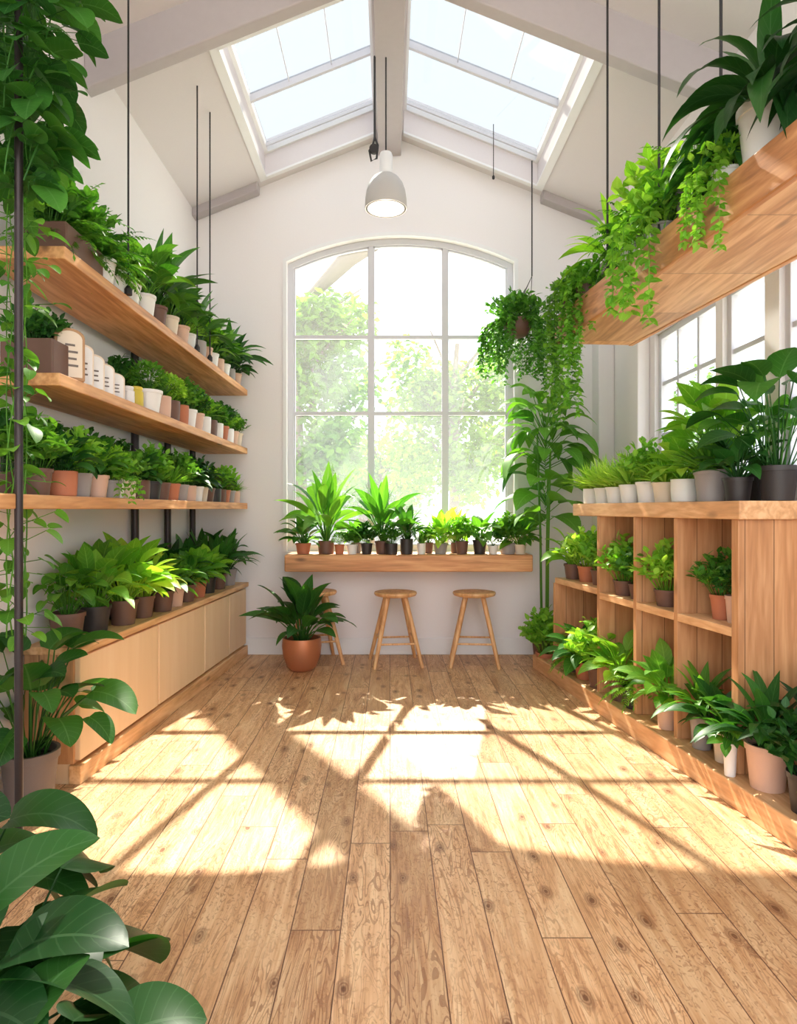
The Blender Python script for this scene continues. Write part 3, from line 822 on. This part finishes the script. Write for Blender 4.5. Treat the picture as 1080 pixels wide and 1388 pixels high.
CNT = 0
def plant(x, y, z, kind, mat, s=1.0, pr=.065, ph=.12, pot='white', shape='taper', where='on wall shelf', group=None, rot=None, zs=1.0, zmax=None):
    global CNT; CNT += 1
    nm, adj = NICE[kind]
    rz = R.random()*6.28 if rot is None else rot
    e = obj(nm, None); e.location = (x, y, z); e.rotation_euler = (0, 0, rz)
    tag(e, '%s %s plant in %s pot %s' % (adj, LN[mat], pot, where), 'potted plant', group)
    p = obj('pot', potmesh(shape, pot), e); p.scale = (pr, pr, ph)
    so = obj('soil', SOIL, e); so.location = (0, 0, ph*.84); so.scale = (pr, pr, pr)
    f = obj('foliage', fol(kind, mat, CNT % 3), e); f.location = (0, 0, ph*.86); f.scale = (s, s, s*zs)
    M = Matrix.Translation((x, y, z)) @ Matrix.Rotation(rz, 4, 'Z') @ Matrix.Translation((0, 0, ph*.86)) @ Matrix.Diagonal((s, s, s*zs, 1))
    fit_room(f, M, zmax)
    return e

def planter(x, y, z, lx_, ly_, h, kinds, mat, s, label, rotz=0):
    e = obj('planter_box', None); e.location = (x, y, z); e.rotation_euler = (0, 0, rotz); tag(e, label, 'planter')
    g = G(); t = .012
    g.box(-lx_, lx_, -ly_, -ly_+t, 0, h).box(-lx_, lx_, ly_-t, ly_, 0, h).box(-lx_, -lx_+t, -ly_+t, ly_-t, 0, h).box(lx_-t, lx_, -ly_+t, ly_-t, 0, h).box(-lx_+t, lx_-t, -ly_+t, ly_-t, 0, h*.1)
    g.make('box', PM['brown'], e, bevel=.003)
    G().box(-lx_+t, lx_-t, -ly_+t, ly_-t, h*.7, h*.86).make('soil', M_soil, e)
    n = len(kinds)
    for i, k in enumerate(kinds):
        f = obj('foliage', fol(k, mat, i % 3), e); yy = -ly_+(i+.5)*2*ly_/n; f.location = (0, yy, h*.85); f.scale = (s, s, s)
        fit_room(f, Matrix.Translation((x, y+yy, z+h*.85)) @ Matrix.Diagonal((s, s, s, 1)))
    return e
# ---- left shelf A
zA = 2.535
planter(-1.52, 3.08, zA, .11, .19, .12, ['shrub', 'fern', 'shrub'], 'mid', 1.1, 'dark brown planter box with bushy green foliage')
gA = 'potted plants on the top wall shelf'
rowA = [(3.36, 'fern', 'mid', 1.0, 'white'), (3.54, 'fern', 'bright', .85, 'white'), (3.73, 'shrub', 'mid', .9, 'white'), (3.93, 'paddle', 'mid', .82, 'white'), (4.15, 'palm', 'dark', .9, 'brown'),
        (4.37, 'leafy', 'mid', 1.4, 'cream'), (4.6, 'paddle', 'dark', .75, 'pink'), (4.8, 'tuft', 'bright', 1.0, 'white'), (5.0, 'lily', 'dark', 1.1, 'grey'), (5.2, 'shrub', 'bright', 1.0, 'pink'),
        (5.4, 'leafy', 'mid', 1.5, 'white'), (5.6, 'round', 'dark', 1.5, 'pink'), (5.8, 'paddle', 'mid', .7, 'white'), (6.0, 'lily', 'dark', 1.2, 'grey'), (6.2, 'leafy', 'dark', 1.3, 'pink')]
for y, k, m, s, p in rowA:
    plant(-1.46+R.uniform(-.01, .015), y, zA, k, m, s*R.uniform(.92, 1.05), .068, .125, p, R.choice(['taper', 'cyl']), 'on top wall shelf', gA)
for y in (3.6, 4.05, 4.5, 4.95, 5.4, 5.85):
    plant(-1.66, y+.05, zA, R.choice(['leafy', 'lily']), 'dark', 1.1, .065, .12, 'grey', 'taper', 'on top wall shelf', gA)
# ---- shelf B
zB = 1.98
planter(-1.55, 2.95, zB, .11, .12, .15, ['herb', 'herb'], 'dark', 1.0, 'dark brown planter box with small green plants')
M_tan = simple('tan_frame', (182, 138, 98), .5, var=.1)
def plaque(x, y, z, w, h, rot, label, framed):
    g = G(); pts = [(-w/2, 0), (w/2, 0)]+[(w/2*math.cos(a), h-w*.3+w*.3*math.sin(a)) for a in [math.pi*i/12 for i in range(13)]]
    def ext(pp, y0, y1, gg):
        n = len(gg.v); k = len(pp); gg.v += [(a, y0, b) for a, b in pp]+[(a, y1, b) for a, b in pp]
        gg.f += [tuple(n+i for i in range(k)), tuple(n+k+i for i in reversed(range(k)))]+[(n+i, n+(i+1) % k, n+k+(i+1) % k, n+k+i) for i in range(k)]
    def scl(f_): return [(a*f_, h*.5+(b-h*.5)*(1-(1-f_)*.6)) for a, b in pts]
    e = obj('arched_plaque', None); e.location = (x, y, z); e.rotation_euler = (0, 0, rot); tag(e, label, 'ornament', group='arched ornaments on the middle wall shelf')
    ext(pts, -.02, .02, g); g.make('panel', M_tan if framed else PM['cream'], e, bevel=.004)
    g2 = G(); ext(scl(.80), -.024, -.02, g2); g2.make('inset', PM['cream'] if framed else PM['white'], e)
    k = .42 if framed else .30
    for i in range(4 if framed else 3):
        zz = h*(.26+.13*i); ww = w*k*(1, .8, .95, .6)[i]/1.6
        G().box(-ww, ww, -.026, -.024, zz, zz+h*.04).make('marking', PM['stone'], e)
plaque(-1.45, 3.0, zB, .13, .235, .7, 'tall cream arched plaque in a tan frame', True)
for i, (y, h) in enumerate(((3.15, .20), (3.27, .18), (3.39, .16), (3.52, .14))):
    plaque(-1.46, y, zB, .10, h, .75, 'cream arched plaque with faint markings on the shelf', False)
def jar(x, y, z, r, h, mat, label):
    o = G().lathe([(r*.9, 0), (r, .01), (r, h*.72), (r*.8, h*.8), (r*.8, h*.84), (r*.88, h*.85), (r*.88, h*.97), (r*.7, h), (0, h)], 24).make('candle_jar', mat); shade_auto(o)
    o.location = (x, y, z); tag(o, label, 'jar', group='small jars on the middle wall shelf')
jar(-1.45, 3.68, zB, .035, .10, PM['white'], 'small white lidded jar on the middle shelf')
jar(-1.45, 3.80, zB, .04, .12, simple('yellow_wax', (214, 190, 70), .5), 'yellow candle jar on the middle shelf')
plant(-1.60, 3.78, zB, 'aloe', 'dark', 1.3, .05, .09, 'brown', where='on middle wall shelf', group='potted plants on the middle wall shelf')
gB = 'potted plants on the middle wall shelf'
ys = [3.99, 4.20, 4.38, 4.57, 4.76, 4.95, 5.14, 5.33, 5.52, 5.71, 5.9, 6.09, 6.25]
kB = ['ball', 'rosette', 'ball', 'herb2', 'shrub', 'ball', 'herb', 'round', 'ball', 'shrub', 'herb', 'ball', 'herb']
pB = ['white', 'pink', 'brown', 'terracotta', 'white', 'pink', 'white', 'brown', 'white', 'terracotta', 'white', 'pink', 'cream']
sB = {'ball': 1.1, 'rosette': 1.2, 'shrub': .85, 'round': 1.05}
for i, y in enumerate(ys):
    plant(-1.455, y, zB, kB[i], ['mid', 'dark', 'bright', 'mid'][i % 4], sB.get(kB[i], 1.1), .072 if i else .085, .13, pB[i], R.choice(['taper', 'cyl']), 'on middle wall shelf', gB)
for i, y in enumerate((4.1, 4.5, 4.9, 5.3, 5.7, 6.1)):
    plant(-1.66, y, zB, ['shrub', 'leafy'][i % 2], 'dark', .95, .06, .11, 'brown', 'taper', 'on middle wall shelf', gB, zmax=2.46)
# ---- shelf C
zC = 1.457
gC = 'potted plants on the lowest wall shelf'
ks = ['shrub', 'round', 'herb', 'leafy', 'ball', 'herb2', 'round', 'shrub', 'rosette', 'tuft']
for i in range(20):
    y = 2.75+i*.182
    k = ks[i % 10]; m = ['mid', 'dark', 'bright', 'mid', 'bright'][i % 5]
    if i in (12, 13): m = 'deep'
    plant(-1.455+R.uniform(-.01, .01), y, zC, k, m, {'shrub': .85, 'leafy': 1.0, 'round': 1.15, 'ball': 1.0, 'tuft': .8}.get(k, 1.2), .064, .11, ['brown', 'terracotta', 'grey', 'pink', 'white', 'cream', 'brown', 'black'][i % 8], R.choice(['taper', 'cyl']), 'on lowest wall shelf', gC)
for i in range(9):
    plant(-1.66, 2.85+i*.38, zC, R.choice(['shrub', 'leafy']), 'dark', 1.05, .06, .10, 'brown', 'taper', 'on lowest wall shelf', gC, zmax=1.91)
plant(-1.44, 3.42, zC, 'trailR', 'bright', 1.0, .06, .09, 'grey', where='on lowest wall shelf', group=gC, rot=0)
# ---- cabinet top
zK = .70
gK = 'potted plants on the cabinet top'
K = [(-1.72, 3.54, 'bigoval', 'mid', .55, .09, .15, 'brown'), (-1.69, 3.80, 'hosta', 'bright', 1.35, .09, .15, 'black'), (-1.62, 4.04, 'hosta', 'bright', 1.4, .085, .15, 'brown'), (-1.60, 4.30, 'hosta', 'lime', 1.1, .075, .14, 'brown'),
     (-1.56, 4.56, 'leafy', 'mid', 1.3, .075, .14, 'brown'), (-1.56, 4.80, 'herb', 'mid', 1.3, .075, .14, 'pink'), (-1.54, 5.03, 'leafy', 'mid', 1.3, .07, .13, 'brown'), (-1.53, 5.28, 'hosta', 'bright', 1.0, .075, .13, 'terracotta'),
     (-1.52, 5.55, 'leafy', 'bright', 1.3, .07, .13, 'black'), (-1.5, 5.82, 'lily', 'dark', 1.1, .07, .13, 'brown'), (-1.49, 6.12, 'lily', 'dark', 1.15, .08, .15, 'grey'),
     (-1.74, 4.25, 'shrub', 'dark', 1.3, .07, .13, 'black'), (-1.74, 4.62, 'leafy', 'dark', 1.6, .07, .13, 'black'), (-1.72, 5.2, 'leafy', 'dark', 1.6, .07, .13, 'black'), (-1.71, 5.65, 'leafy', 'dark', 1.6, .07, .13, 'black'), (-1.7, 6.0, 'lily', 'dark', 1.2, .07, .13, 'black')]
for x, y, k, m, s, pr, ph, p in K:
    plant(x, y, zK, k, m, s, pr, ph, p, 'taper', 'on low cabinet', gK, zmax=1.39)
# ---- left floor plants
plant(-1.69, 3.12, 0, 'bigoval', 'dark', 1.15, .125, .27, 'stone', 'taper', 'on the floor')
plant(-.84, 1.27, 0, 'heart', 'deep', 1.0, .17, .30, 'grey', 'taper', 'on the floor', zs=.98)
plant(-1.10, 1.58, 0, 'heart', 'deep', .9, .16, .30, 'black', 'taper', 'on the floor', zs=1.1)
plant(-.64, 1.10, 0, 'heart', 'deep', .66, .12, .30, 'grey', 'taper', 'on the floor', zs=1.0)
def climber(x, y, z, H, rad, n, mat, bulge, label, L=.1, W=.04):
    r = random.Random(int(x*100+z*10))
    o = obj('climbing_plant', g_vinecol(r, H, L, W, rad, n, bulge).mesh('climber', LM[mat])); o.location = (x, y, z); tag(o, label, 'climbing plant')
    fit_room(o, Matrix.Translation((x, y, z))); return o
climber(-1.36, 2.50, 2.60, 1.2, .32, 250, 'dark', lambda t: .3+.7*t, 'dense heart-leaved climber wrapped around the steel pole', .13, .058)
climber(-1.46, 2.60, .9, 1.95, .14, 170, 'mid', lambda t: 1, 'trailing heart-leaved vine climbing beside the steel pole', .08, .036)
climber(-1.60, 2.85, 3.0, 1.1, .24, 170, 'mid', lambda t: .6+.4*t, 'leafy green vine draped along the white wall', .12, .052)

# ---- window counter plants
gW = 'potted plants on the window counter'
def wx(px, yy): return (px-528)*yy/900
CW = [(411, 6.14, 'leafy', 'mid', 1.3, .07, .10, 'terracotta', 1), (442, 6.17, 'palm', 'mid', 1.25, .075, .12, 'brown', 1.25), (460, 6.10, 'ball', 'mid', .7, .045, .09, 'terracotta', 1), (477, 6.12, 'herb', 'mid', .9, .05, .09, 'white', 1),
      (497, 6.12, 'shrub', 'dark', .75, .055, .10, 'black', 1), (518, 6.17, 'palm', 'mid', 1.15, .07, .12, 'brown', 1.15), (530, 6.09, 'herb', 'mid', 1.0, .06, .10, 'black', 1), (551, 6.12, 'lily', 'dark', 1.0, .06, .14, 'black', 1), (571, 6.12, 'aloe', 'mid', 1.1, .04, .10, 'white', 1),
      (597, 6.13, 'leafy', 'bright', 1.35, .065, .10, 'grey', 1.1), (626, 6.13, 'herb', 'bright', 1.3, .06, .12, 'brown', 1), (650, 6.14, 'leafy', 'mid', 1.3, .065, .13, 'black', 1), (668, 6.10, 'ball', 'dark', .8, .045, .08, 'white', 1), (688, 6.14, 'shrub', 'mid', 1.05, .07, .10, 'grey', 1),
      (705, 6.12, 'leafy', 'mid', 1.25, .055, .09, 'cream', 1), (483, 6.27, 'leafy', 'mid', 1.0, .05, .1, 'grey', 1), (580, 6.27, 'herb', 'mid', 1.0, .05, .1, 'brown', 1), (618, 6.27, 'lily', 'bright', 1.0, .05, .1, 'brown', 1)]
for px, y, k, m, s, pr, ph, p, zs in CW:
    plant(wx(px, y), y, cz, k, m, s, pr, ph, p, R.choice(['taper', 'cyl']), 'on window counter', gW, zs=zs)
# ---- floor by the counter
plant(wx(409, 5.78), 5.78, 0, 'paddle', 'dark', 1.28, .165, .285, 'copper', 'bowl', 'on the floor', zs=1.0)
plant(wx(738, 6.0), 5.98, 0, 'cane', 'mid', 1.0, .12, .25, 'brown', 'taper', 'on the floor')
plant(wx(733, 5.97), 5.76, 0, 'shrub', 'bright', 1.4, .09, .16, 'terracotta', 'taper', 'on the floor')
# ---- hanging basket
hx, hy, hz = wx(701, 5.9), 5.9, 2.93
e = obj('hanging_plant', None); e.location = (hx, hy, hz); tag(e, 'cascading green plant in a hanging brown basket', 'hanging plant')
p = obj('basket', potmesh('bowl', 'brown'), e); p.scale = (.12, .12, .15)
f = obj('foliage', fol('trailall', 'mid', 1), e); f.location = (0, 0, .10); f.scale = (1.15, 1.15, 1.2)
top = Vector((.13, 0, .54))
g = G()
for a in (0, 2.1, 4.2): g.tube([(.11*math.cos(a), .11*math.sin(a), .14), top], .003, 6)
g.make('hanger_wire', M_cable, e)
o = G().tube([(hx+.13, hy, hz+.54), (hx+.13, hy, roof(hx+.13))], .006, 8).make('suspension_rod', M_cable); tag(o, 'thin black rod holding the hanging basket', 'rod')

# ---- hanging shelf plants
zH = 2.66; gH = 'plants on the suspended trough shelf'
H = [(2.14, .17, 'droopy', 'deep', 1.0, .11, .22, 'white'), (2.48, .10, 'droopy', 'deep', 1.15, .11, .24, 'white'), (2.64, .04, 'trailshort', 'bright', .85, .06, .08, 'white'), (2.76, .16, 'droopy', 'dark', .9, .10, .18, 'grey'), (3.04, .14, 'bigfern', 'mid', .85, .09, .2, 'grey'),
     (3.14, .04, 'trailshort', 'bright', 1.25, .06, .08, 'grey'), (3.34, .15, 'shrub', 'bright', 1.4, .09, .18, 'white'), (3.60, .13, 'bigfern', 'mid', .85, .09, .2, 'white'), (3.86, .14, 'lily', 'bright', 1.1, .09, .16, 'grey'), (4.06, .05, 'trail', 'bright', .95, .07, .1, 'brown'),
     (4.31, .05, 'trail', 'mid', 1.0, .07, .1, 'brown'), (4.12, .28, 'bigfern', 'mid', .85, .09, .16, 'brown'), (3.75, .3, 'bigfern', 'dark', .85, .09, .18, 'brown'), (2.95, .34, 'bigfern', 'dark', .95, .09, .24, 'grey')]
for y, dx, k, m, s, pr, ph, p in H:
    plant(HX(y)+dx, y, zH, k, m, s, pr, ph, p, 'taper', 'on suspended oak shelf', gH, rot=0 if k.startswith('trail') else None)

# ---- right top board
zT = 1.44; gT = 'potted plants on top of the cubby shelving'
TB = [(4.93, .09, 'tuft', 'bright', 1.15, .065, .11, 'white'), (4.75, .09, 'tuft', 'lime', 1.25, .065, .11, 'white'), (4.57, .09, 'tuft', 'lime', 1.2, .07, .11, 'white'), (4.38, .09, 'tuft', 'lime', 1.25, .07, .12, 'white'), (4.18, .10, 'herb', 'bright', 1.5, .075, .13, 'white'), (4.0, .10, 'tuft', 'bright', 1.15, .07, .12, 'cream'),
      (3.80, .10, 'leafy', 'bright', 1.3, .075, .13, 'white'), (3.58, .11, 'tuft', 'mid', 1.35, .085, .17, 'grey'), (3.38, .12, 'leafy', 'dark', 1.3, .07, .12, 'black'), (3.24, .22, 'stemmy', 'dark', 1.15, .09, .17, 'black'),
      (3.86, .34, 'hosta', 'bright', 1.5, .08, .32, 'grey'), (4.3, .33, 'fern', 'bright', .9, .08, .15, 'grey'), (3.5, .33, 'stemmy', 'mid', .9, .08, .15, 'black'), (4.7, .33, 'tuft', 'bright', 1.3, .08, .13, 'white')]
for y, dx, k, m, s, pr, ph, p in TB:
    plant(FX(y)+dx, y, zT, k, m, s, pr, ph, p, R.choice(['taper', 'cyl']), 'on cubby shelving', gT)
gU = 'potted plants in the upper cubbies'; gL = 'potted plants in the lower cubbies'
UP = [(5.28, .1, 'leafy', 'bright', 1.4, .07, .12, 'brown', .845), (5.08, .12, 'herb', 'lime', 1.7, .07, .12, 'terracotta', .845), (4.86, .12, 'shrub', 'bright', 1.1, .07, .11, 'brown', .845), (4.48, .10, 'herb', 'bright', 1.7, .07, .10, 'brown', .82), (4.28, .10, 'shrub', 'mid', 1.0, .07, .10, 'brown', .82),
      (3.97, .10, 'herb', 'bright', 1.6, .075, .10, 'brown', .82), (3.82, .24, 'herb', 'bright', 1.5, .06, .10, 'brown', .82), (3.50, .12, 'herb', 'mid', 1.4, .06, .13, 'terracotta', .82), (3.38, .11, 'ball', 'dark', 1.0, .05, .14, 'pink', .82),
      (5.25, .1, 'fern', 'bright', .9, .07, .12, 'brown', .12), (5.02, .08, 'leafy', 'mid', 1.6, .08, .13, 'terracotta', .12), (4.78, .07, 'shrub', 'bright', 1.4, .08, .14, 'brown', .12), (4.46, .07, 'leafy', 'bright', 1.5, .08, .16, 'brown', .12), (4.28, .07, 'fern', 'bright', .9, .08, .14, 'black', .12),
      (3.88, .05, 'leafy', 'bright', 1.45, .066, .17, 'pink', .12), (3.56, .05, 'lily', 'mid', .85, .062, .18, 'grey', .12), (3.37, .04, 'leafy', 'dark', 1.3, .05, .15, 'cream', .12)]
for y, dx, k, m, s, pr, ph, p, z in UP:
    plant(FX(y)+dx, y, z, k, m, s, pr, ph, p, 'taper', 'in cubby shelving', gU if z > .5 else gL, zmax=1.34 if z > .5 and y < 4.6 else None)
PF = [(1.635, 3.19, 'leafy', 'mid', .9, .032, .16, 'white'), (1.735, 3.05, 'lily', 'dark', 1.0, .092, .205, 'pink'), (1.76, 2.80, 'shrub', 'dark', 1.1, .075, .17, 'black'), (1.95, 2.98, 'lily', 'deep', 1.15, .08, .2, 'black'), (1.82, 2.58, 'bigfern', 'mid', .6, .08, .17, 'black')]
for x, y, k, m, s, pr, ph, p in PF:
    plant(x, y, .12, k, m, s, pr, ph, p, 'taper', 'on oak platform', 'potted plants on the oak platform')

# ------------------------------------------------------------ outside
M_ground = simple('pale_paving', (190, 190, 180), .9, var=.1, bscale=.6)
struct(G().box(-40, 40, -20, 60, -.4, -.13).make('ground', M_ground), 'pale sunlit paving outside the building', 'ground')
def tree(x, y, h, rx, seed, n=7000, shadow_limb=None):
    r = random.Random(seed); e = obj('tree', None); e.location = (x, y, -.13)
    tag(e, 'leafy pale green tree outside the window', 'tree', group='trees outside')
    tp = G().tube([(0, 0, 0), (.05, 0, h*.3), (-.05, .05, h*.6), (.1, 0, h*.9)], [.16, .13, .10, .05], 10)
    for i in range(9):
        a = i*2.4; z = h*(.35+.05*i); tp.tube([(0, 0, z), (rx*.4*math.cos(a), rx*.4*math.sin(a), z+h*.12), (rx*.85*math.cos(a), rx*.85*math.sin(a), z+h*.2)], [.05, .03, .012], 6)
    if shadow_limb:
        L_ = [Vector(p)-Vector((x, y, -.13)) for p in shadow_limb]
        tp.tube(L_, [.08]+[.17]*(len(L_)-1), 12)
    shade_auto(tp.make('trunk', M_bark, e))
    f = F(); cl_ = [(r.uniform(-1, 1)*rx*.75, r.uniform(-1, 1)*rx*.75, h*(.36+.50*r.random())) for _ in range(26)]
    for i in range(n):
        c = cl_[i % 26]; d = Vector((r.gauss(0, 1), r.gauss(0, 1), r.gauss(0, 1))).normalized()*r.random()**.4*rx*.40
        f.leaf(Vector(c)+d, (r.uniform(-1, 1), r.uniform(-1, 1), r.uniform(-.6, .6)), .19*r.uniform(.7, 1.3), .06, .6, 2, 'oval', .1, r.uniform(-1, 1))
    obj('foliage', f.mesh('tree_foliage', M_treeleaf), e)
tree(-1.75, 12.7, 6.2, 1.5, 3, shadow_limb=[(-1.67, 12.7, 5.3), (-.75, 12.1, 5.98), (.16, 10.9, 6.08), (.85, 9.9, 6.20), (1.47, 9.0, 6.31)])  # extra limb on the first tree, added to cast the diagonal floor shadow
tree(1.45, 15.2, 5.9, 1.5, 5, 5500); tree(-.3, 24, 4.6, 2.0, 8, 3000); tree(-7, 18, 6.5, 2.2, 9, 3000); tree(7, 20, 6.5, 2.4, 10, 3000)
b = obj('house', None); b.location = (-2.2, 27, -.13); tag(b, 'pale rendered house beyond the trees', 'house')
M_house = simple('pale_render', (150, 152, 158), .9)
G().box(-4, 3.5, 0, 4, 0, 3.4).make('walls', M_house, b); G().hexa([(-4.3, -.3, 3.4), (3.8, -.3, 3.4), (3.8, 4.3, 3.4), (-4.3, 4.3, 3.4), (-4.3, 1.9, 4.6), (3.8, 1.9, 4.6), (3.8, 2.1, 4.6), (-4.3, 2.1, 4.6)]).make('roof', PM['grey'], b)
for i in range(5):
    for z in (.9, 2.3): G().box(-3.4+i*1.45, -2.8+i*1.45, -.04, 0, z, z+.8).make('house_window', PM['brown'], b)

# ------------------------------------------------------------ lights & world
w = bpy.data.worlds.new('World'); SC.world = w; w.use_nodes = True
bg = w.node_tree.nodes['Background']; bg.inputs[0].default_value = (.88, .93, 1.0, 1); bg.inputs[1].default_value = 2.0
def sun(name, d, s, col, ang):
    l = bpy.data.lights.new(name, 'SUN'); l.energy = s; l.color = col; l.angle = math.radians(ang)
    o = obj(name, l); o.rotation_euler = Vector(d).normalized().to_track_quat('-Z', 'Y').to_euler(); o.location = (0, 12, 14)
sun('sun', (-.23, -1, -1.0), 12.5, (1, .90, .74), .6)
sun('added_sun_left', (.37, -1, -1.0), 11.0, (1, .90, .74), .7)  # second sun, added to spread the floor patch to the right
sun('front_fill_sun', (.05, 1, -.28), .9, (1, .95, .88), 70)  # broad soft fill, added behind the camera to brighten the room
l = bpy.data.lights.new('bulb', 'POINT'); l.energy = 4; l.color = (1, .85, .65); l.shadow_soft_size = .04
o = obj('bulb', l, lamp); o.location = (0, 0, -.08)

# ------------------------------------------------------------ camera
cd = bpy.data.cameras.new('camera'); cam = obj('camera', cd); cam.location = (0, 0, 1.4); cam.rotation_euler = (math.pi/2, 0, 0)
cd.sensor_fit = 'HORIZONTAL'; cd.sensor_width = 36; cd.lens = 30; cd.shift_x = 12/1080; cd.shift_y = -4/1080; cd.clip_start = .05
SC.camera = cam
SC.view_settings.view_transform = 'Standard'
SC.view_settings.look = 'None'
SC.view_settings.exposure = 0.22
